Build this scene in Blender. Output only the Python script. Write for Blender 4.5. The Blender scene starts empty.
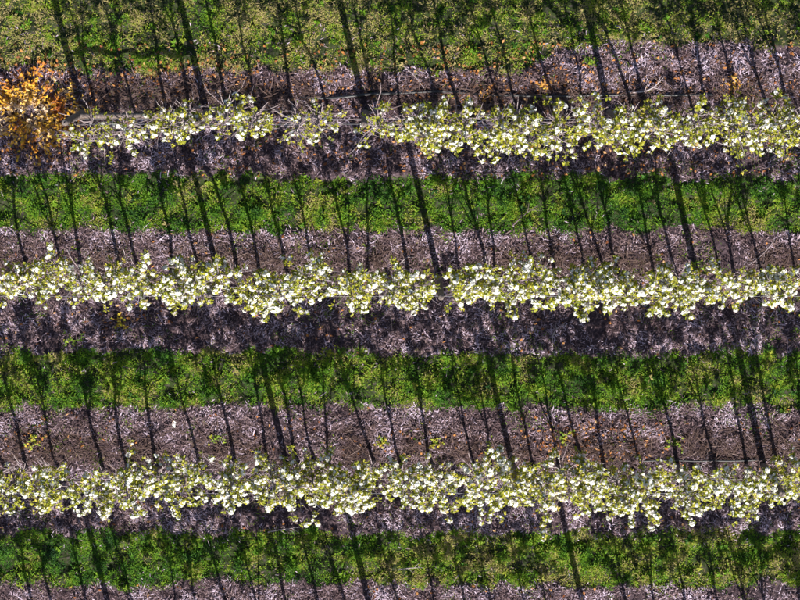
import bpy, math
import numpy as np
from mathutils import Vector

rng = np.random.default_rng(7)
R = math.radians
scene = bpy.context.scene
col = scene.collection

# ------------------------------------------------------------------ camera
TILT = R(8.0)
CAM_H = 60.0
PPM = 44.5                                   # picture pixels (800 wide) per metre at the ground
C0 = np.array((0.0, CAM_H * math.tan(TILT), CAM_H))
DIST = CAM_H / math.cos(TILT)
cam_d = bpy.data.cameras.new('camera')
cam = bpy.data.objects.new('camera', cam_d); col.objects.link(cam)
cam.location = C0; cam.rotation_euler = (-TILT, 0, 0)
cam_d.sensor_fit = 'HORIZONTAL'
cam_d.angle = 2 * math.atan((400 / PPM) / DIST)
cam_d.clip_start = 0.5; cam_d.clip_end = 500
scene.camera = cam

# ------------------------------------------------------------------ sky, sun, exposure
SUN_EL = R(39.0)
SHADOW_SIDE = R(13.0)                        # shadows run away from the sun, 13 degrees west of north
sun_xy = np.array((math.sin(SHADOW_SIDE), -math.cos(SHADOW_SIDE)))
w = bpy.data.worlds.new('World'); scene.world = w; w.use_nodes = True
nt = w.node_tree
sky = nt.nodes.new('ShaderNodeTexSky'); sky.sky_type = 'NISHITA'; sky.sun_disc = False
sky.sun_elevation = SUN_EL; sky.sun_rotation = math.atan2(sun_xy[0], sun_xy[1])
nt.links.new(sky.outputs[0], nt.nodes['Background'].inputs[0])
nt.nodes['Background'].inputs[1].default_value = 0.068
sd = bpy.data.lights.new('sun', 'SUN'); so = bpy.data.objects.new('sun', sd); col.objects.link(so)
sd.energy = 5.0; sd.angle = R(0.5); sd.color = (1.0, 0.95, 0.87)
to_sun = Vector((sun_xy[0] * math.cos(SUN_EL), sun_xy[1] * math.cos(SUN_EL), math.sin(SUN_EL)))
so.rotation_euler = to_sun.to_track_quat('Z', 'Y').to_euler()
so.location = (5, -20, 20)
scene.view_settings.view_transform = 'Standard'; scene.view_settings.look = 'None'
scene.view_settings.exposure = 0.97; scene.view_settings.gamma = 1.0
scene.view_settings.use_curve_mapping = False

# ------------------------------------------------------------------ helpers
_up = np.array((0, math.cos(TILT), -math.sin(TILT))); _dir = np.array((0, -math.sin(TILT), -math.cos(TILT)))
def at(px, py, z=0.0):
    """Place on the plot (metres) read off the photograph's plan, on height z."""
    v = _dir * DIST * PPM + np.array((1, 0, 0)) * (px - 400) + _up * (300 - py)
    t = (z - C0[2]) / v[2]
    p = C0 + v * t
    return float(p[0]), float(p[1])

def vnoise(x, y, s, seed):
    """smooth value noise 0..1"""
    x = np.asarray(x, float) / s + 1000.3; y = np.asarray(y, float) / s + 1000.7
    xi = np.floor(x).astype(np.int64); yi = np.floor(y).astype(np.int64)
    fx = x - xi; fy = y - yi; fx = fx * fx * (3 - 2 * fx); fy = fy * fy * (3 - 2 * fy)
    def h(a, b):
        n = (a * 374761393 + b * 668265263 + seed * 1442695041) & 0x7fffffff
        n = ((n ^ (n >> 13)) * 1274126177) & 0x7fffffff
        n = n ^ (n >> 16)
        return (n & 0xffff) / 65535.0
    return (h(xi, yi) * (1 - fx) + h(xi + 1, yi) * fx) * (1 - fy) + (h(xi, yi + 1) * (1 - fx) + h(xi + 1, yi + 1) * fx) * fy

class MB:
    def __init__(s): s.v = []; s.f = []; s.t = []; s.n = 0
    def add(s, verts, faces, tint=None):
        verts = np.asarray(verts, float).reshape(-1, 3); faces = np.asarray(faces, int)
        s.v.append(verts); s.f.append(faces + s.n); s.n += len(verts)
        s.t.append(np.zeros(len(verts)) if tint is None else np.broadcast_to(np.asarray(tint, float), (len(verts),)).copy())
    def mesh(s, name, m, smooth=False):
        me = bpy.data.meshes.new(name)
        v = np.concatenate(s.v); me.vertices.add(len(v)); me.vertices.foreach_set('co', v.astype(np.float32).ravel())
        loops = np.concatenate([f.ravel() for f in s.f]).astype(np.int32)
        tot = np.concatenate([np.full(len(f), f.shape[1]) for f in s.f]).astype(np.int32)
        start = np.concatenate(([0], np.cumsum(tot)[:-1])).astype(np.int32)
        me.loops.add(len(loops)); me.loops.foreach_set('vertex_index', loops)
        me.polygons.add(len(tot)); me.polygons.foreach_set('loop_start', start)
        if smooth: me.polygons.foreach_set('use_smooth', np.ones(len(tot), bool))
        me.update(calc_edges=True)
        a = me.attributes.new('tint', 'FLOAT', 'POINT'); a.data.foreach_set('value', np.concatenate(s.t).astype(np.float32))
        me.materials.append(m)
        return me
    def build(s, name, m, parent=None, smooth=False, kind=None):
        o = bpy.data.objects.new(name, s.mesh(name, m, smooth)); col.objects.link(o)
        if parent: o.parent = parent
        if kind: o['kind'] = kind
        return o

def tag(o, label=None, cat=None, group=None, kind=None):
    if label: o['label'] = label
    if cat: o['category'] = cat
    if group: o['group'] = group
    if kind: o['kind'] = kind
    return o

def empty(name, loc):
    o = bpy.data.objects.new(name, None); col.objects.link(o); o.location = loc; o.empty_display_size = .1
    return o

def norm(v): return v / np.maximum(np.linalg.norm(v, axis=-1, keepdims=True), 1e-9)

def tube(mb, pts, rad, k=6, tint=None, cap=True):
    pts = np.asarray(pts, float); n = len(pts); rad = np.broadcast_to(rad, (n,))
    d = norm(np.gradient(pts, axis=0))
    ref = np.where(np.abs(d[:, 2:3]) > .85, np.array((1., 0, 0)), np.array((0, 0, 1.)))
    u = norm(np.cross(d, ref)); w_ = np.cross(d, u)
    a = np.arange(k) * 2 * math.pi / k
    ring = pts[:, None] + rad[:, None, None] * (np.cos(a)[None, :, None] * u[:, None] + np.sin(a)[None, :, None] * w_[:, None])
    f = []
    i = np.arange(n - 1)[:, None] * k; j = np.arange(k)[None]; j2 = (j + 1) % k
    f = np.stack((i + j, i + j2, i + k + j2, i + k + j), -1).reshape(-1, 4)
    mb.add(ring.reshape(-1, 3), f, tint)
    if cap:
        mb.add(ring[0][::-1], np.arange(k)[None], tint); mb.add(ring[-1], np.arange(k)[None], tint)

def blades(mb, base, ang, length, width, lift, droop, tint):
    """bent two-segment blades: vectorised"""
    N = len(base); d = np.stack((np.cos(ang), np.sin(ang), np.zeros(N)), -1); s = np.stack((-np.sin(ang), np.cos(ang), np.zeros(N)), -1)
    z = np.array((0, 0, 1.))
    mid = base + d * (length * .55 * np.cos(lift))[:, None] + z * (length * .55 * np.sin(lift))[:, None]
    tip = mid + d * (length * .45 * np.cos(lift - droop))[:, None] + z * (length * .45 * np.sin(lift - droop))[:, None]
    hw = (width / 2)[:, None]
    v = np.stack((base - s * hw * .6, base + s * hw * .6, mid + s * hw, mid - s * hw, tip), 1)
    o = np.arange(N)[:, None] * 5
    t = np.repeat(tint, 5)
    mb.add(v.reshape(-1, 3), o + np.array((0, 1, 2, 3)), t)
    mb.f.append((o + np.array((3, 2, 4))) + (mb.n - 5 * N))

def leaves(mb, pos, nrm, along, length, width, tint, fold=.35):
    """folded diamond leaves: base, sides, tip"""
    N = len(pos); nrm = norm(nrm); a = norm(along - nrm * np.sum(along * nrm, -1, keepdims=True)); s = np.cross(nrm, a)
    L = length[:, None]; W = width[:, None]
    v = np.stack((pos, pos + a * L * .5 + s * W * .5 + nrm * W * fold, pos + a * L - nrm * L * .12, pos + a * L * .5 - s * W * .5 + nrm * W * fold, pos + a * L * .48), 1)
    o = np.arange(N)[:, None] * 5
    mb.add(v.reshape(-1, 3), o + np.array((0, 1, 4)), np.repeat(tint, 5))
    k = mb.n - 5 * N
    for q in ((1, 2, 4), (4, 2, 3), (0, 4, 3)): mb.f.append(o + np.array(q) + k)

def flowers(mb, pos, nrm, rad, tint):
    """five-petalled open flowers"""
    N = len(pos); nrm = norm(nrm)
    ref = rng.normal(size=(N, 3)); u = norm(np.cross(nrm, ref)); w_ = np.cross(nrm, u)
    for k in range(5):
        a = 2 * math.pi * k / 5; da = .52
        def pt(ang, r, h): return pos + (u * math.cos(ang) + w_ * math.sin(ang)) * (rad * r)[:, None] + nrm * (rad * h)[:, None]
        v = np.stack((pt(a, .08, 0), pt(a - da, .72, .22), pt(a, 1.02, .38), pt(a + da, .72, .22)), 1)
        o = np.arange(N)[:, None] * 4
        mb.add(v.reshape(-1, 3), o + np.array((0, 1, 2, 3)), np.repeat(tint, 4))

# ------------------------------------------------------------------ materials
def ramp_mat(name, stops, rough=.7, noise=None, translucent=0.0, bump=0.0, spec=.2, tvar=.0):
    """Principled whose colour runs along 'tint' (natural variety from piece to piece) plus a noise"""
    m = bpy.data.materials.new(name); m.use_nodes = True
    n = m.node_tree.nodes; l = m.node_tree.links; p = n['Principled BSDF']
    at_ = n.new('ShaderNodeAttribute'); at_.attribute_name = 'tint'
    src = at_.outputs['Fac']
    geo = n.new('ShaderNodeNewGeometry')
    if noise:
        nz = n.new('ShaderNodeTexNoise'); nz.inputs['Scale'].default_value = noise[0]; nz.inputs['Detail'].default_value = 6
        l.new(geo.outputs['Position'], nz.inputs['Vector'])
        mr = n.new('ShaderNodeMapRange'); mr.inputs[1].default_value = .25; mr.inputs[2].default_value = .75
        mr.inputs[3].default_value = -noise[1]; mr.inputs[4].default_value = noise[1]
        l.new(nz.outputs['Fac'], mr.inputs[0])
        ad = n.new('ShaderNodeMath'); ad.operation = 'ADD'; ad.use_clamp = True
        l.new(src, ad.inputs[0]); l.new(mr.outputs[0], ad.inputs[1]); src = ad.outputs[0]
        if bump:
            b = n.new('ShaderNodeBump'); b.inputs['Strength'].default_value = bump; b.inputs['Distance'].default_value = .02
            l.new(nz.outputs['Fac'], b.inputs['Height']); l.new(b.outputs[0], p.inputs['Normal'])
    cr = n.new('ShaderNodeValToRGB')
    e = cr.color_ramp.elements
    e[0].position, e[0].color = stops[0][0], (*stops[0][1], 1)
    e[1].position, e[1].color = stops[-1][0], (*stops[-1][1], 1)
    for s in stops[1:-1]:
        x = e.new(s[0]); x.color = (*s[1], 1)
    l.new(src, cr.inputs[0]); l.new(cr.outputs[0], p.inputs['Base Color'])
    p.inputs['Roughness'].default_value = rough; p.inputs['Specular IOR Level'].default_value = spec
    if translucent:
        tr = n.new('ShaderNodeBsdfTranslucent'); l.new(cr.outputs[0], tr.inputs['Color'])
        mx = n.new('ShaderNodeMixShader'); mx.inputs[0].default_value = translucent
        l.new(p.outputs[0], mx.inputs[1]); l.new(tr.outputs[0], mx.inputs[2])
        l.new(mx.outputs[0], n['Material Output'].inputs['Surface'])
    return m

M = {}
M['soil'] = ramp_mat('soil', [(0, (.014, .009, .011)), (.35, (.05, .034, .042)), (.6, (.085, .058, .068)), (1, (.022, .034, .008))], .95, (14, .3), bump=1.0)
M['grass'] = ramp_mat('grass', [(0, (.012, .045, .014)), (.35, (.05, .15, .010)), (.65, (.14, .27, .012)), (.85, (.27, .30, .03)), (1, (.36, .29, .13))], .65, None, .25)
M['litter'] = ramp_mat('litter', [(0, (.04, .022, .025)), (.35, (.155, .10, .11)), (.55, (.27, .19, .195)), (.75, (.36, .27, .345)), (1, (.64, .53, .65))], .8, (1.6, .22), .1)
M['prunings'] = ramp_mat('prunings', [(0, (.045, .026, .022)), (.5, (.13, .085, .075)), (1, (.36, .28, .27))], .85)
M['dead_leaf'] = ramp_mat('dead_leaf', [(0, (.22, .075, .03)), (.5, (.48, .20, .055)), (1, (.66, .40, .20))], .75, None, .2)
M['bark'] = ramp_mat('bark', [(0, (.07, .05, .05)), (.5, (.17, .13, .13)), (1, (.30, .26, .26))], .9, (30, .35), bump=.7)
M['twig'] = ramp_mat('twig', [(0, (.10, .07, .075)), (.5, (.23, .18, .19)), (1, (.40, .34, .35))], .85, (18, .3))
M['leaf'] = ramp_mat('leaf', [(0, (.13, .17, .03)), (.4, (.34, .37, .03)), (.8, (.54, .49, .045)), (1, (.54, .40, .16))], .5, None, .45, spec=.35)
M['petal'] = ramp_mat('petal', [(0, (.62, .55, .56)), (.3, (.80, .78, .72)), (1, (.86, .85, .82))], .6, None, .22)
M['shrub_leaf'] = ramp_mat('shrub_leaf', [(0, (.32, .09, .025)), (.3, (.60, .23, .035)), (.65, (.70, .42, .035)), (.9, (.70, .47, .22)), (1, (.72, .57, .42))], .6, None, .3)
M['weed_leaf'] = ramp_mat('weed_leaf', [(0, (.07, .17, .02)), (.45, (.22, .33, .03)), (.75, (.55, .45, .04)), (1, (.62, .30, .08))], .6, None, .3)
M['wood'] = ramp_mat('wood', [(0, (.07, .052, .045)), (.5, (.15, .12, .11)), (1, (.28, .24, .22))], .9, (22, .4), bump=.6)
M['wire'] = ramp_mat('wire', [(0, (.30, .30, .32)), (1, (.42, .42, .44))], .5); M['wire'].node_tree.nodes['Principled BSDF'].inputs['Metallic'].default_value = .7
M['hose'] = ramp_mat('hose', [(0, (.012, .012, .016)), (1, (.04, .04, .045))], .45, (6, .5), spec=.4)
M['paper'] = ramp_mat('paper', [(0, (.78, .78, .76)), (1, (.85, .85, .84))], .8)

# ------------------------------------------------------------------ ground and the strips across it
X0, X1, Y0, Y1 = -13.5, 13.5, -10.5, 9.5
ROW_PX = [112, 277, 466, 645]                                # where the trunks of each row stand, read down the picture
STRIPS = [(-75, 70), (176, 231), (353, 408), (532, 585), (705, 760)]   # mown grass between the rows
STRIP_Y = [(at(400, b)[1], at(400, a)[1]) for a, b in STRIPS]

def grass_mask(x, y):
    m = np.zeros_like(x)
    wob = (vnoise(x, y, .3, 3) - .5) * .26 + (vnoise(x, y, 1.9, 4) - .5) * .12
    for i, (lo, hi) in enumerate(STRIP_Y):
        lo_ = lo + (np.clip((x - 2.5) / 1.5, 0, 1) * .55 if i == 0 else 0)
        e = np.minimum(y - lo_, hi - y) + wob
        m = np.maximum(m, np.clip(e / .14 + .5, 0, 1))
    return m

def ground_z(x, y):
    g = grass_mask(x, y)
    z = (vnoise(x, y, .13, 11) - .5) * .07 + (vnoise(x, y, .31, 14) - .5) * .09 + (vnoise(x, y, .7, 12) - .5) * .06 + (vnoise(x, y, 3.0, 13) - .5) * .10
    return z * (.8 + .45 * g) - .03 * g + g * .20 * np.clip(vnoise(x, y, .27, 15) - .45, 0, 1)

gs = .055
gx = np.arange(X0, X1 + gs, gs); gy = np.arange(Y0, Y1 + gs, gs)
GX, GY = np.meshgrid(gx, gy); GZ = ground_z(GX, GY)
nx, ny = len(gx), len(gy)
mb = MB()
ii = (np.arange(ny - 1)[:, None] * nx + np.arange(nx - 1)[None]).ravel()
gm = grass_mask(GX, GY)
mb.add(np.stack((GX, GY, GZ), -1).reshape(-1, 3), np.stack((ii, ii + 1, ii + nx + 1, ii + nx), -1), (.35 + .65 * gm).ravel())
# the field goes on, flat, to the horizon
B = 400.0
ring = [(-B, -B), (B, -B), (B, B), (-B, B)]; inn = [(gx[0], gy[0]), (gx[-1], gy[0]), (gx[-1], gy[-1]), (gx[0], gy[-1])]
mb.add([(x, y, -.03) for x, y in ring + inn], [(k, (k + 1) % 4, 4 + (k + 1) % 4, 4 + k) for k in range(4)], .6)
ground = mb.build('ground', M['soil'], smooth=True)
tag(ground, 'bumpy orchard soil under the grass and litter strips', 'ground', kind='structure')

# grass strips: tufts of bent blades
STRIP_NAMES = ['olive and yellow patchy grass alley along the top edge', 'green grass alley between the upper and middle tree rows',
               'green grass alley between the middle and lower tree rows', 'bright green grass alley below the lower tree row', 'green grass alley beyond the bottom edge']
def tufts(mb, x, y, tint, size, nb=8):
    N = len(x); base = np.stack((x, y, ground_z(x, y) - .01), -1)
    base = np.repeat(base, nb, 0); sz = np.repeat(size, nb); t = np.repeat(tint, nb)
    n = len(base); ang = rng.uniform(0, 2 * math.pi, n)
    off = rng.normal(0, .03, (n, 2)); base[:, :2] += off
    blades(mb, base, ang, sz * rng.uniform(.6, 1.2, n), rng.uniform(.009, .020, n), rng.uniform(.2, 1.25, n), rng.uniform(.2, 1.1, n), np.clip(t + rng.normal(0, .13, n), 0, 1))

for i, (lo, hi) in enumerate(STRIP_Y):
    area = (X1 - X0) * (hi - lo + .7)
    n = int(area * (430 if i in (1, 2, 3) else 330 if i == 0 else 60))
    x = rng.uniform(X0 + .1, X1 - .1, n); y = rng.uniform(lo - .35, min(hi + .35, Y1 - .1), n)
    keep = rng.uniform(size=n) < grass_mask(x, y) * (.3 + 1.1 * np.clip(vnoise(x, y, .26, 21) * 1.8 - .35, 0, 1))
    if i == 0: keep &= vnoise(x, y, .5, 22) + rng.uniform(-.25, .25, n) > .16
    x, y = x[keep], y[keep]
    dry = [.46, .07, .07, .09, .0][i]
    t = .04 + .42 * vnoise(x, y, .75, 23) + .55 * (vnoise(x, y, .24, 24) - .5) * 1.3 + .27 + dry - .05 + .10 * (vnoise(x, y, 3.5, 26) - .5)
    if i == 0: t += .25 * np.clip(vnoise(x, y, 1.3, 25) - .45, 0, 1) + .2 * np.clip(-(x + 6) / 3, 0, 1)
    if i == 3: t += .06 + .10 * np.clip((x + 1) / 4, -1, 1)
    mb = MB(); tufts(mb, x, y, np.clip(t, 0, 1), .045 + .10 * vnoise(x, y, .27, 15) ** 1.5)
    k_ = rng.uniform(size=len(x)) < .012; xr, yr = np.repeat(x[k_], 7), np.repeat(y[k_], 7); nr_ = len(xr)   # broad-leaved rosettes among the grass
    leaves(mb, np.stack((xr, yr, ground_z(xr, yr) + .05), -1), rng.normal(0, .4, (nr_, 3)) + np.array((0, 0, 1.)), rng.normal(size=(nr_, 3)) * np.array((1, 1, .3)), rng.uniform(.07, .13, nr_), rng.uniform(.035, .06, nr_), np.clip(np.repeat(rng.normal(.55, .2, k_.sum()), 7), 0, 1))
    tag(mb.build('grass', M['grass']), STRIP_NAMES[i], 'grass', kind='stuff')

# strips of dead straw, twigs and old leaves under the trees
LIT = [(42, 176, 'upper'), (231, 353, 'middle'), (408, 532, 'lower'), (585, 705, 'bottommost')]
for a, b, nm in LIT:
    lo, hi = at(400, b)[1], at(400, a)[1]
    area = (X1 - X0) * (hi - lo + .9); n = int(area * 1250)
    x = rng.uniform(X0 + .2, X1 - .2, n); y = rng.uniform(lo - .4, hi + .4, n)
    g = grass_mask(x, y); keep = rng.uniform(size=n) > g * .96
    keep &= rng.uniform(size=n) < .22 + 1.6 * np.clip(vnoise(x, y, .24, 31) * .75 + vnoise(x, y, .8, 35) * .55 - .28, 0, 1)
    x, y = x[keep], y[keep]; n = len(x)
    z = ground_z(x, y) + rng.uniform(-.005, .03, n) + .06 * np.clip(vnoise(x, y, .19, 34) - .45, 0, 1)
    ang = rng.normal(0, 1.0, n) + np.where(rng.uniform(size=n) < .5, 0, math.pi) + 1.2 * (vnoise(x, y, .6, 33) - .5) * 3
    L = rng.uniform(.035, .11, n) * np.where(rng.uniform(size=n) < .14, 1.8, 1)
    t = np.clip(-.06 + .62 * vnoise(x, y, .22, 32) + .34 * vnoise(x, y, .9, 37) + rng.normal(.06, .23, n), 0, 1)
    t = np.clip(t - .16 * np.exp(-((y - at(400, ROW_PX[LIT.index((a, b, nm))] - 14)[1]) / .32) ** 2), 0, 1)  # darker litter along the trunks, partly low-branch shade put into the tint
    mb = MB()
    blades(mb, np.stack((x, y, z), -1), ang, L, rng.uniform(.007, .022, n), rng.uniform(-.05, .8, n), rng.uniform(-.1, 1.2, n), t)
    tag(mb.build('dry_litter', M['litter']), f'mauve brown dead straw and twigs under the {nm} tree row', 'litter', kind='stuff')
    # prunings raked in against the trunks: dark crooked twigs in loose heaps
    yc = at(400, ROW_PX[LIT.index((a, b, nm))] - 15)[1]; n = int((X1 - X0) * 260)
    x = rng.uniform(X0 + .3, X1 - .3, n); y = yc + rng.normal(0, .26, n)
    keep = vnoise(x, y, .7, 51) + rng.normal(0, .08, n) > .38; x, y = x[keep], y[keep]; n = len(x)
    heap = np.clip(vnoise(x, y, .45, 52) - .3, 0, 1) * .22 * np.exp(-((y - yc) / .3) ** 2)
    mb = MB()
    blades(mb, np.stack((x, y, ground_z(x, y) + .02 + heap * rng.uniform(0, 1, n)), -1), rng.normal(0, .9, n) + np.where(rng.uniform(size=n) < .5, 0, math.pi), rng.uniform(.12, .42, n), rng.uniform(.009, .022, n),
           rng.uniform(-.05, .45, n), rng.uniform(-.2, .6, n), np.clip(rng.normal(.22, .2, n), 0, 1))
    tag(mb.build('pruned_twigs', M['prunings']), f'dark brown pruned twigs heaped along the trunks of the {nm} tree row', 'twigs', kind='stuff')
    # old fallen leaves, in drifts
    n = int((X1 - X0) * (hi - lo) * 110)
    x = rng.uniform(X0 + .2, X1 - .2, n); y = rng.uniform(lo, hi, n)
    d = (.30 if nm == 'upper' else .06) * (.3 + 1.2 * vnoise(x, y, .5, 36))
    for (px, py, rx, ry, q) in [(40, 112, 62, 48, 1.6), (180, 78, 110, 20, .9), (340, 90, 110, 18, .7), (480, 88, 130, 20, .9), (545, 82, 25, 12, 1.2), (600, 90, 60, 18, .9), (735, 85, 55, 14, 1.0), (592, 441, 52, 17, 2.5), (30, 440, 40, 10, .6),
                                (130, 318, 40, 12, .5), (770, 290, 40, 22, .6), (440, 440, 60, 12, .3)]:
        cx, cy = at(px, py); d = np.maximum(d, q * np.exp(-((x - cx) / (rx / PPM)) ** 2 - ((y - cy) / (ry / PPM)) ** 2))
    keep = rng.uniform(size=n) < d; x, y = x[keep], y[keep]; n = len(x)
    mb = MB(); nr = rng.normal(0, .45, (n, 3)) + np.array((0, 0, 1.)); al = rng.normal(size=(n, 3)) * np.array((1, 1, .2))
    leaves(mb, np.stack((x, y, ground_z(x, y) + .03 + rng.uniform(0, .03, n)), -1), nr, al, rng.uniform(.06, .115, n), rng.uniform(.04, .07, n), np.clip(rng.normal(.35, .3, n), 0, 1), -.3)
    tag(mb.build('fallen_leaves', M['dead_leaf']), f'orange brown fallen leaves scattered under the {nm} tree row', 'leaves', kind='stuff')
    # green weeds coming up through the litter
    n = int((X1 - X0) * (hi - lo) * 90)
    x = rng.uniform(X0 + .2, X1 - .2, n); y = rng.uniform(lo, hi, n)
    edge = np.minimum(y - lo, hi - y); keep = vnoise(x, y, .5, 41) + rng.normal(0, .10, n) + .16 * np.exp(-np.maximum(edge, 0) / .3) > .69; x, y = x[keep], y[keep]
    mb = MB(); tufts(mb, x, y, np.clip(rng.normal(.68, .14, len(x)), 0, 1), rng.uniform(.05, .10, len(x)), 5)
    tag(mb.build('ground_weeds', M['grass']), f'small green weeds growing through litter under the {nm} row', 'weeds', kind='stuff')

# ------------------------------------------------------------------ fruit trees
ORD = ['first', 'second', 'third', 'fourth', 'fifth', 'sixth', 'seventh', 'eighth', 'ninth', 'tenth', 'eleventh', 'twelfth', 'thirteenth', 'fourteenth', 'fifteenth', 'sixteenth', 'seventeenth', 'eighteenth',
       'nineteenth', 'twentieth', 'twenty-first', 'twenty-second', 'twenty-third', 'twenty-fourth', 'twenty-fifth', 'twenty-sixth', 'twenty-seventh', 'twenty-eighth', 'twenty-ninth', 'thirtieth']

def make_tree(x, y, H, rad, low, dens, bloom, lean, shift, thick):
    """H height, rad crown radius, low = height of lowest branch, dens spurs, bloom share of flowering spurs, lean top offset in x, shift crown offset in y"""
    z0 = ground_z(np.array([x]), np.array([y]))[0]
    root = empty('fruit_tree', (x, y, z0))
    n = 9; s = np.linspace(0, 1, n)
    wx = np.cumsum(rng.normal(0, .038, n)) * (s > .05); wy = np.cumsum(rng.normal(0, .03, n)) * (s > .05)
    P = np.stack((lean * s ** 1.2 + wx, shift * np.clip(s * 1.6 - .3, 0, 1) * .8 + wy, -.06 + (H + .06) * s), -1)
    rt = thick * (1 - .72 * s ** 1.1); rt[0] *= 1.45; rt[1] *= 1.08
    mb = MB(); tube(mb, P, rt, 8, .5)
    if rng.uniform() < .45:                                                # a second, forking leader
        i0 = int(rng.integers(2, 5)); u = np.linspace(0, 1, 6)[:, None]; top = np.array((rng.choice((-1, 1)) * rng.uniform(.22, .5), rng.normal(0, .15), (H - P[i0, 2]) * rng.uniform(.75, .97)))
        tube(mb, P[i0] + top * np.array((1, 1, 0)) * u ** .7 + top * np.array((0, 0, 1)) * u + np.cumsum(rng.normal(0, .02, (6, 3)), 0) * (u > 0), rt[i0] * .72 * (1 - .6 * u[:, 0]), 7, .5)
    mb.build('trunk', M['bark'], root, True)
    def trunk_at(h):
        k = np.clip(h / H, 0, 1) * (n - 1); i = min(int(k), n - 2); return P[i] + (P[i + 1] - P[i]) * (k - i)
    br = MB(); sp_p, sp_o = [], []
    nb = int(15 + 9 * rad / .7)
    az = rng.uniform(0, 6.28)
    for b in range(nb):
        q = ((b + rng.uniform(0, 1)) / nb) ** .8
        h = low + (H * .97 - low) * q
        az += 2.4 + rng.normal(0, .5)
        prof = np.interp(q, (0, .25, .6, .85, 1), (.55, .9, 1, .75, .35))
        Lb = rad * prof * rng.uniform(.6, 1.25) * (1.45 if rng.uniform() < .12 else 1)
        o = np.array((math.cos(az) * min(1.5, .60 / rad), math.sin(az), 0.)); up = rng.uniform(.05, .75)
        c = trunk_at(h)
        k = 5; u = np.linspace(0, 1, k)[:, None]
        pts = c + o * Lb * u + np.array((0, 0, 1.)) * Lb * up * u ** 1.5 + np.cumsum(rng.normal(0, .022, (k, 3)), 0) * (u > 0)
        tube(br, pts, thick * .42 * (1 - .7 * u[:, 0]), 5, rng.uniform(.2, .7), False)
        for _ in range(rng.integers(1, 4)):
            v = rng.uniform(.2, .9); j = min(int(v * (k - 1)), k - 2); c2 = pts[j] + (pts[j + 1] - pts[j]) * (v * (k - 1) - j)
            o2 = norm(o * .5 + rng.normal(0, .6, 3) + np.array((0, 0, .35))); l2 = rng.uniform(.12, .34)
            q3 = np.stack((c2, c2 + o2 * l2 * .5, c2 + o2 * l2 + np.array((0, 0, .03))))
            tube(br, q3, np.array((.009, .007, .004)), 4, rng.uniform(.3, .9), False)
            ns = rng.poisson(1.9 * dens * np.interp(q, (0, .2, .45, 1), (.35, .7, 1.15, 1.2)))
            for _ in range(ns): sp_p.append(q3[1] + (q3[2] - q3[1]) * rng.uniform(0, 1.05)); sp_o.append(o2)
        ns = rng.poisson(4.2 * dens * np.interp(q, (0, .2, .45, 1), (.25, .6, 1.2, 1.25)) * (Lb / .6))
        for _ in range(ns):
            v = rng.uniform(.18, 1.0); j = min(int(v * (k - 1)), k - 2)
            sp_p.append(pts[j] + (pts[j + 1] - pts[j]) * (v * (k - 1) - j) + rng.normal(0, .02, 3)); sp_o.append(norm(o * .6 + rng.normal(0, .5, 3)))
    for b in range(5):                                                     # crooked bare limbs below the crown
        c = trunk_at(rng.uniform(.6, low + .3)); a = rng.uniform(0, 6.28); L = rng.uniform(.35, .8)
        o = np.array((math.cos(a), math.sin(a), rng.uniform(.5, 1.5))); u = np.linspace(0, 1, 5)[:, None]
        tube(br, c + o * L * u + np.cumsum(rng.normal(0, .035, (5, 3)), 0) * (u > 0), rng.uniform(.010, .018) * (1 - .6 * u[:, 0]), 5, rng.uniform(.3, .8), False)
    for b in range(13):                                                     # bare shoots low on the trunk
        c = trunk_at(rng.uniform(.35, low + .5)); a = rng.uniform(0, 6.28); L = rng.uniform(.15, .5)
        o = np.array((math.cos(a), math.sin(a), rng.uniform(.2, 1.2)))
        u = np.linspace(0, 1, 4)[:, None]
        tube(br, c + o * L * u + np.cumsum(rng.normal(0, .015, (4, 3)), 0) * (u > 0), .013 * (1 - .6 * u[:, 0]), 4, rng.uniform(.5, 1), False)
    br.build('branches', M['twig'], root, True, kind='stuff')
    if len(sp_p) < 3: sp_p.append(P[-1]); sp_o.append(np.array((0, 0, 1.))); sp_p.append(P[-2]); sp_o.append(np.array((1., 0, 0)))
    sp = np.array(sp_p); so_ = np.array(sp_o); ns = len(sp)
    # leaf whorls
    nl = 5; lp = np.repeat(sp, nl, 0); m = len(lp)
    al = rng.normal(size=(m, 3)) * np.array((1, 1, .5)) + np.repeat(so_, nl, 0) * .4
    nr = rng.normal(0, .45, (m, 3)) + np.array((0, -.25, 1.))
    tl = np.clip(np.repeat(rng.normal(.5, .18, ns), nl) + rng.normal(0, .10, m), 0, 1)
    mb = MB(); leaves(mb, lp + norm(al) * .012, nr, al, rng.uniform(.05, .10, m), rng.uniform(.032, .06, m), tl)
    mb.build('leaves', M['leaf'], root, kind='stuff')
    # blossom clusters on the flowering spurs
    pick = rng.uniform(size=ns) < bloom * .8 * np.clip(.55 + .5 * (sp[:, 2] / H), 0, 1)
    if pick.sum() < 2: pick[:2] = True
    bp = sp[pick]; bn = norm(so_[pick] * .5 + np.array((0, -.35, 1.0)) + rng.normal(0, .25, (len(bp), 3)))
    nf = 8; cr = np.repeat(rng.choice((.016, .032, .048, .066), len(bp), p=(.22, .34, .30, .14)), nf)
    fn = norm(np.repeat(bn, nf, 0) + rng.normal(0, .55, (len(bp) * nf, 3)))
    fp = np.repeat(bp + bn * .03, nf, 0) + fn * cr[:, None]
    ft = np.clip(np.repeat(rng.normal(.65, .25, len(bp)), nf) + rng.normal(0, .12, len(fp)), 0, 1)
    mb = MB(); flowers(mb, fp, fn, rng.uniform(.55, 1.0, len(fp)) * (.024 + .22 * cr), ft)
    mb.build('blossoms', M['petal'], root, kind='stuff')
    return root

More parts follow.
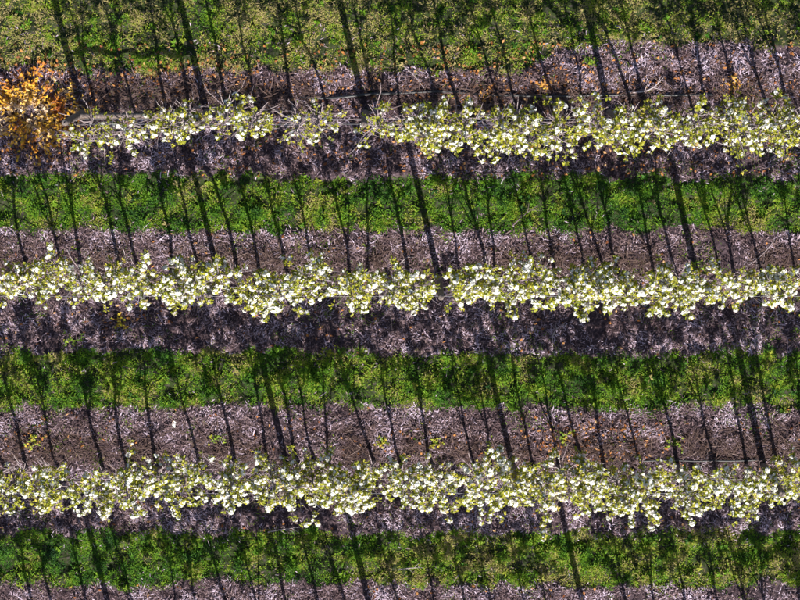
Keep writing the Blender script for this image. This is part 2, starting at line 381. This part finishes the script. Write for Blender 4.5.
# (x read off the picture at the trunk, lean of the leader in metres)
ROWS = [
    [(101, 0), (137, 0), (165, .05), (190, 0), (225, .3), (256, .1), (295, .1), (330, -.05), (378, .1), (402, .3), (439, -.1), (462, .2), (506, -.05), (520, .3), (559, 0), (582, .25), (633, -.3), (645, .2),
     (693, -.2), (704, .5), (734, .1), (771, -.05), (791, .2)],
    [(25, .3), (60, 0), (82, .35), (121, -.1), (141, .3), (170, .2), (202, .1), (236, -.1), (258, .15), (292, -.05), (316, .1), (349, .3), (368, .4), (408, 0), (462, .1), (484, -.25), (499, .4), (535, -.1), (552, .3), (580, .1),
     (606, -.3), (621, .2), (653, -.05), (677, .2), (722, -.3), (734, .45), (762, .1), (795, .2)],
    [(8, .1), (26, .1), (60, .15), (102, -.05), (128, .25), (158, .3), (199, .1), (234, .1), (269, .1), (300, .2), (316, .2), (331, .3), (375, 0), (402, .15), (434, .2), (474, .05), (492, .35), (533, .15), (558, .0), (582, -.15), (605, .3),
     (643, 0), (677, 0), (714, .05), (746, .1), (776, .2)],
    [(35, 0), (65, 0), (89, .15), (149, -.1), (180, .3), (210, .1), (237, .2), (268, .1), (298, .3), (330, -.1), (355, .1), (410, .1), (443, .1), (468, .3), (500, .1), (538, -.1), (560, .1), (637, -.05), (661, .35), (695, -.05), (725, .1), (754, -.1), (774, .25)],
]
ROW_NAME = ['upper row', 'middle row', 'lower row', 'row below the picture']
for r, lst in enumerate(ROWS):
    full = [(xx, ln, 'in') for xx, ln in lst]
    for k in range(3): full.append((lst[-1][0] + 34 * (k + 1), rng.uniform(0, .2), 'right'))
    for k in range(2 if r else 0): full.insert(0, (lst[0][0] - 34 * (k + 1), rng.uniform(0, .2), 'left'))
    cnt = {'in': 0, 'left': 0, 'right': 0}
    for xx, ln, where in full:
        x, y = at(xx, ROW_PX[r]); y += rng.normal(0, .07); ln = ln * 1.1 - .04 + rng.normal(0, .07)
        H, rad, low, dens, bloom, shift = rng.uniform(3.0, 3.5), rng.uniform(.58, .74), rng.uniform(1.2, 1.65), rng.uniform(.85, 1.15), rng.uniform(.55, .75), -.05
        if r == 0:
            if xx < 280: rad *= .55; shift = -.22; bloom = .55; dens *= .58
            elif xx < 400: rad *= .75; shift = -.28; dens *= .28; bloom = .4
            elif xx < 520: shift = -.3; bloom = .5; dens *= .95
            elif xx < 690: shift = -.3; bloom = .48; dens *= .85
            else: shift = -.15; bloom = .5; dens *= .9
        if r == 1:
            rad *= .74; shift = .2; bloom = .72; dens *= 1.3
            if xx > 690: dens *= .8
            if 420 < xx < 450: dens *= .8
            if xx < 110: H -= .35; dens *= .8
        if r == 2:
            shift = .08; dens *= 1.1; bloom = .72
            if xx < 110: bloom = .5
        t = make_tree(x, y, H, rad, low, dens, bloom, ln, shift, rng.uniform(.028, .044))
        k = cnt[where]; cnt[where] += 1
        look = 'sparsely flowering' if dens < .6 else 'white flowering' if bloom > .6 else 'yellow green leafed flowering'
        if where == 'in': lab = f'{look} fruit tree, {ORD[k]} from the left in the {ROW_NAME[r]}'
        else: lab = f'{look} fruit tree, {ORD[k]} past {where} edge, {ROW_NAME[r]}'
        tag(t, lab, 'fruit tree', f'fruit trees of the {ROW_NAME[r]}')

# ------------------------------------------------------------------ trellis posts
def post_shaft(mb, x, y, H, r0):
    s = np.array((-.10, 0, .06, H * .3, H * .6, H * .9, H - .03, H, H + .001)); rr = r0 * np.array((1.02, 1.02, 1.0, 1.0, .97, .93, .92, .80, .3))
    p = np.stack((x + np.cumsum(rng.normal(0, .004, len(s))), y + np.cumsum(rng.normal(0, .004, len(s))), s), -1)
    tube(mb, p, rr, 12, .5)
def staple(parent, x, y, z):
    mb = MB(); a = np.linspace(0, math.pi, 7)
    tube(mb, np.stack((x + .03 * np.cos(a), np.full(7, y) - .018 * np.sin(a), np.full(7, z)), -1), .004, 5, .5); mb.build('staple', M['wire'], parent, True)
POSTS = [[(366, 'right of the sparse gap'), (609, 'beside the pale bent stick')], [(219, 'left of the picture centre'), (439, 'near the picture centre'), (697, 'in the right third')],
         [(287, 'in the left third'), (513, 'just right of the picture centre'), (763, 'near the right edge')], [(118, 'near the left edge'), (379, 'near the picture centre'), (592, 'in the right third'), (815, 'past the right edge')]]
for r, lst in enumerate(POSTS):
    for xx, where in lst:
        x, y = at(xx, ROW_PX[r]); z = ground_z(np.array([x]), np.array([y]))[0]
        root = empty('trellis_post', (x, y, z)); H = rng.uniform(2.9, 3.3); rr = rng.uniform(.06, .078)
        mb = MB(); post_shaft(mb, 0, 0, H, rr); mb.build('shaft', M['wood'], root, True)
        for hz in (1.1, 2.6): staple(root, 0, -rr * .95, hz)
        tag(root, f'grey wooden trellis post {where}, standing in the {ROW_NAME[r]}', 'post', 'wooden trellis posts along the rows')
# end brace: two stout posts with a rail between them
xa, ya = at(83, 112); xb, yb = at(207, 112)
br = empty('trellis_brace', (xa, ya, ground_z(np.array([xa]), np.array([ya]))[0]))
for x in (0, xb - xa):
    mb = MB(); post_shaft(mb, x, 0, 3.2, .078); mb.build('post', M['wood'], br, True)
mb = MB(); tube(mb, [((xb - xa) * q, -.0, 1.14 + .02 * math.sin(q * 6)) for q in np.linspace(.028, .972, 7)], .06, 10, .5); mb.build('cross_rail', M['wood'], br, True)
for z in (1.1 + .2, 2.6): staple(br, 0, -.085, z); staple(br, xb - xa, -.085, z)
tag(br, 'pair of stout wooden end posts joined by a rail at the left of upper row', 'post brace')

# ------------------------------------------------------------------ wires and drip hoses
for r in range(4):
    y = at(400, ROW_PX[r])[1]; xs = at(86, 112)[0] if r == 0 else X0 + .5
    for h, nm, dy in ((1.1, 'lower', -.08), (2.6, 'upper', -.08)):
        q = np.linspace(0, 1, 60); X = xs + (X1 - .5 - xs) * q
        mb = MB(); tube(mb, np.stack((X, y + dy + 0 * X, h - .015 * np.abs(np.sin(q * 14))), -1), .0022, 5, .5)
        tag(mb.build('trellis_wire', M['wire'], None, True), f'{nm} thin steel trellis wire strung along the {ROW_NAME[r]}', 'wire', 'steel trellis wires')
HOSE_PX = [95, 249, 459, 638]
for r in range(4):
    y = at(400, HOSE_PX[r])[1]; xs = at(300, 112)[0] if r == 0 else X0 + .5
    q = np.linspace(0, 1, 160); X = xs + ((at(712, 112)[0] if r == 0 else X1 - .5) - xs) * q; Y = y + .10 * (vnoise(X, X * 0, 1.3, 60 + r) - .5) * 2 + .02 * vnoise(X, X * 0, .4, 65 + r)
    mb = MB(); tube(mb, np.stack((X, Y, ground_z(X, Y) * .5 + (.05 if r == 0 else -.055 + .15 * (np.exp(-((X - 7.0) / 1.3) ** 2) if r == 2 else 0)) + .08 * (vnoise(X, X * 0, .7, 70 + r) - .3)), -1), .032 if r == 0 else .02, 7, .5)
    tag(mb.build('drip_hose', M['hose'], None, True), f'black drip irrigation hose lying along the trunks of the {ROW_NAME[r]}', 'hose', 'drip hoses')

# ------------------------------------------------------------------ autumn-coloured shrub at the left of the upper row
def shrub(px, py, name, label, cat, mat, spread, height, nst, per, lsz, t0, t1, flat=.6):
    x, y = at(px, py); z = ground_z(np.array([x]), np.array([y]))[0]
    root = empty(name, (x, y, z)); st = MB(); lp, lo = [], []
    for k in range(nst):
        a = rng.uniform(0, 6.28); L = rng.uniform(.4, 1.0); o = np.array((math.cos(a) * spread[0], math.sin(a) * spread[1], 0)) * L
        u = np.linspace(0, 1, 5)[:, None]
        pts = o * u + np.array((0, 0, 1.)) * height * rng.uniform(.6, 1.1) * (1 - (1 - u) ** 1.6) * (1.15 - .5 * L) + np.cumsum(rng.normal(0, .02, (5, 3)), 0) * (u > 0); pts[0, 2] = -.03
        tube(st, pts, .013 * min(1, height * 1.4) * (1 - .7 * u[:, 0]), 5, rng.uniform(.1, .6), False)
        for v in rng.uniform(.2, 1, per):
            j = min(int(v * 4), 3); lp.append(pts[j] + (pts[j + 1] - pts[j]) * (v * 4 - j) + rng.normal(0, .05 * min(1, height), 3)); lo.append(o)
    st.build('stems', M['twig'], root, True)
    lp = np.array(lp); lp[:, 2] = np.maximum(lp[:, 2], .03); m = len(lp); lo = np.array(lo)
    mb = MB(); leaves(mb, lp, rng.normal(0, flat, (m, 3)) + np.array((0, -.2, 1.)), rng.normal(size=(m, 3)) * np.array((1, 1, .4)) + lo, rng.uniform(.7, 1.2, m) * lsz, rng.uniform(.45, .75, m) * lsz,
                      np.clip(t0 + (t1 - t0) * vnoise(lp[:, 0] * 1 + x, lp[:, 1] + y, .3, 81) + rng.normal(0, .13, m), 0, 1))
    mb.build('leaves', mat, root, kind='stuff')
    tag(root, label, cat); return root
shrub(32, 112, 'shrub', 'spreading shrub with yellow and orange leaves at the left end of the upper row', 'shrub', M['shrub_leaf'], (1.3, 1.25), .34, 120, 13, .10, 0, 1.1)
WEEDS = [(545, 84, .14, 1.05, 'orange weed above the hose of the upper row, right of picture centre'), (485, 92, .13, 1.1, 'small orange weed beside the black hose above the upper row'),
         (733, 83, .16, 1.02, 'orange yellow weed on the litter above the upper row near the right edge'), (590, 62, .16, .3, 'bright green weed on the mauve litter at the edge of the top grass'),
         (32, 442, .22, .6, 'yellow green weed clump above the lower row near the left edge'), (216, 438, .16, .45, 'green yellow weed above the lower row in the left quarter'),
         (383, 443, .12, .7, 'yellow weed above the lower row near the picture centre, left of its twin'), (436, 442, .14, .75, 'yellow weed above the lower row near the picture centre, right of its twin'),
         (565, 436, .22, .5, 'green weed beside the orange leaf drift above the lower row'), (120, 322, .17, .75, 'yellow weed on the litter under the middle row'),
         (75, 338, .24, .35, 'green weed clump on the litter below the middle row'), (695, 268, .15, .5, 'yellow green weed at the upper side of the middle row on the right'),
         (675, 442, .2, .35, 'dark green weed above the lower row in the right half'), (330, 350, .2, .5, 'yellow green weed at the grass edge below the middle row')]
for px, py, sp_, tt, lab in WEEDS:
    shrub(px, py, 'weed', lab, 'weed', M['weed_leaf'], (sp_ * 1.5, sp_ * 1.1), .14, 11, 4, .08, tt - .15, tt + .15)

# ------------------------------------------------------------------ pruned sticks and scraps on the ground
def stick(px0, py0, px1, py1, rad_, label, bend=.12, pale=.8):
    (xa, ya), (xb, yb) = at(px0, py0), at(px1, py1); n = 9; u = np.linspace(0, 1, n)
    d = np.array((xb - xa, yb - ya)); nrm_ = np.array((-d[1], d[0]))
    X = xa + d[0] * u + nrm_[0] * bend * np.sin(u * math.pi); Y = ya + d[1] * u + nrm_[1] * bend * np.sin(u * math.pi)
    zb = ground_z(X, Y).max() + rad_ + .035
    P = np.stack((X - X[0], Y - Y[0], .05 * np.sin(u * 3.1) + rng.normal(0, .004, n)), -1)
    root = empty('pruned_branch', (X[0], Y[0], zb - .03))
    mb = MB(); tube(mb, P, rad_ * (1 - .6 * u), 7, pale); mb.build('stem', M['twig'], root, True)
    for k in (3, 5, 6):
        o = norm(np.array((*d, 0)) / np.linalg.norm(d) + np.array((*nrm_, 0)) / np.linalg.norm(d) * rng.choice((-1, 1)) * .9); L = np.linalg.norm(d) * rng.uniform(.2, .35)
        mb = MB(); tube(mb, P[k] + o * L * np.linspace(0, 1, 4)[:, None] + np.array((0, 0, .01)), rad_ * .5 * np.array((1, .8, .6, .35)), 5, pale); mb.build('side_twig', M['twig'], root, True)
    tag(root, label, 'branch', 'pruned branches on the ground')
stick(628, 92, 664, 76, .022, 'pale bent pruned branch on the litter above the upper row', -.15, 1.0)
stick(404, 66, 424, 88, .014, 'thin grey pruned branch lying diagonal above the upper row', .04, .7)
stick(512, 226, 538, 205, .018, 'dark pruned branch at the grass edge above the middle row', .05, .2)
stick(396, 268, 412, 254, .015, 'pale pruned twig above the middle row near the picture centre', .06, 1.0)
stick(774, 240, 744, 268, .016, 'grey pruned branch above the middle row near the right edge', .05, .6)
stick(398, 569, 424, 567, .014, 'pale thin stick lying in the bright grass below the lower row', .05, .9)
stick(268, 532, 300, 527, .016, 'pale thin stick on the grass edge below the lower row', .03, .9)
stick(552, 346, 566, 322, .016, 'pale arched pruned branch below the middle row', .2, .9)
stick(700, 470, 712, 452, .012, 'thin pruned twig above the lower row on the right', .1, .6)

def scrap(px, py, w_, h_, rot, label):
    x, y = at(px, py); z = ground_z(np.array([x]), np.array([y]))[0]
    mb = MB(); k = 6
    U, V = np.meshgrid(np.linspace(-.5, .5, k), np.linspace(-.5, .5, k))
    zz = .05 * (vnoise(U + x, V + y, .35, 91) - .3) + .05
    X = U * w_ * (1 + .25 * V); Y = V * h_
    i = (np.arange(k - 1)[:, None] * k + np.arange(k - 1)).ravel()
    mb.add(np.stack((X, Y, zz), -1).reshape(-1, 3), np.stack((i, i + 1, i + k + 1, i + k), -1), .5)
    mb.add(np.stack((X, Y, zz - .004), -1).reshape(-1, 3), np.stack((i + k, i + k + 1, i + 1, i), -1), .5)
    o = mb.build('paper_scrap', M['paper']); o.location = (x, y, z); o.rotation_euler = (0, 0, rot); tag(o, label, 'paper scrap')
scrap(174, 424, .075, .16, -.1, 'small white paper scrap on the litter above the lower row')
scrap(574, 109, .14, .07, -.3, 'small white paper scrap just below the hose in the upper row')
scrap(288, 117, .09, .07, .4, 'small white paper scrap in the sparse gap of the upper row')
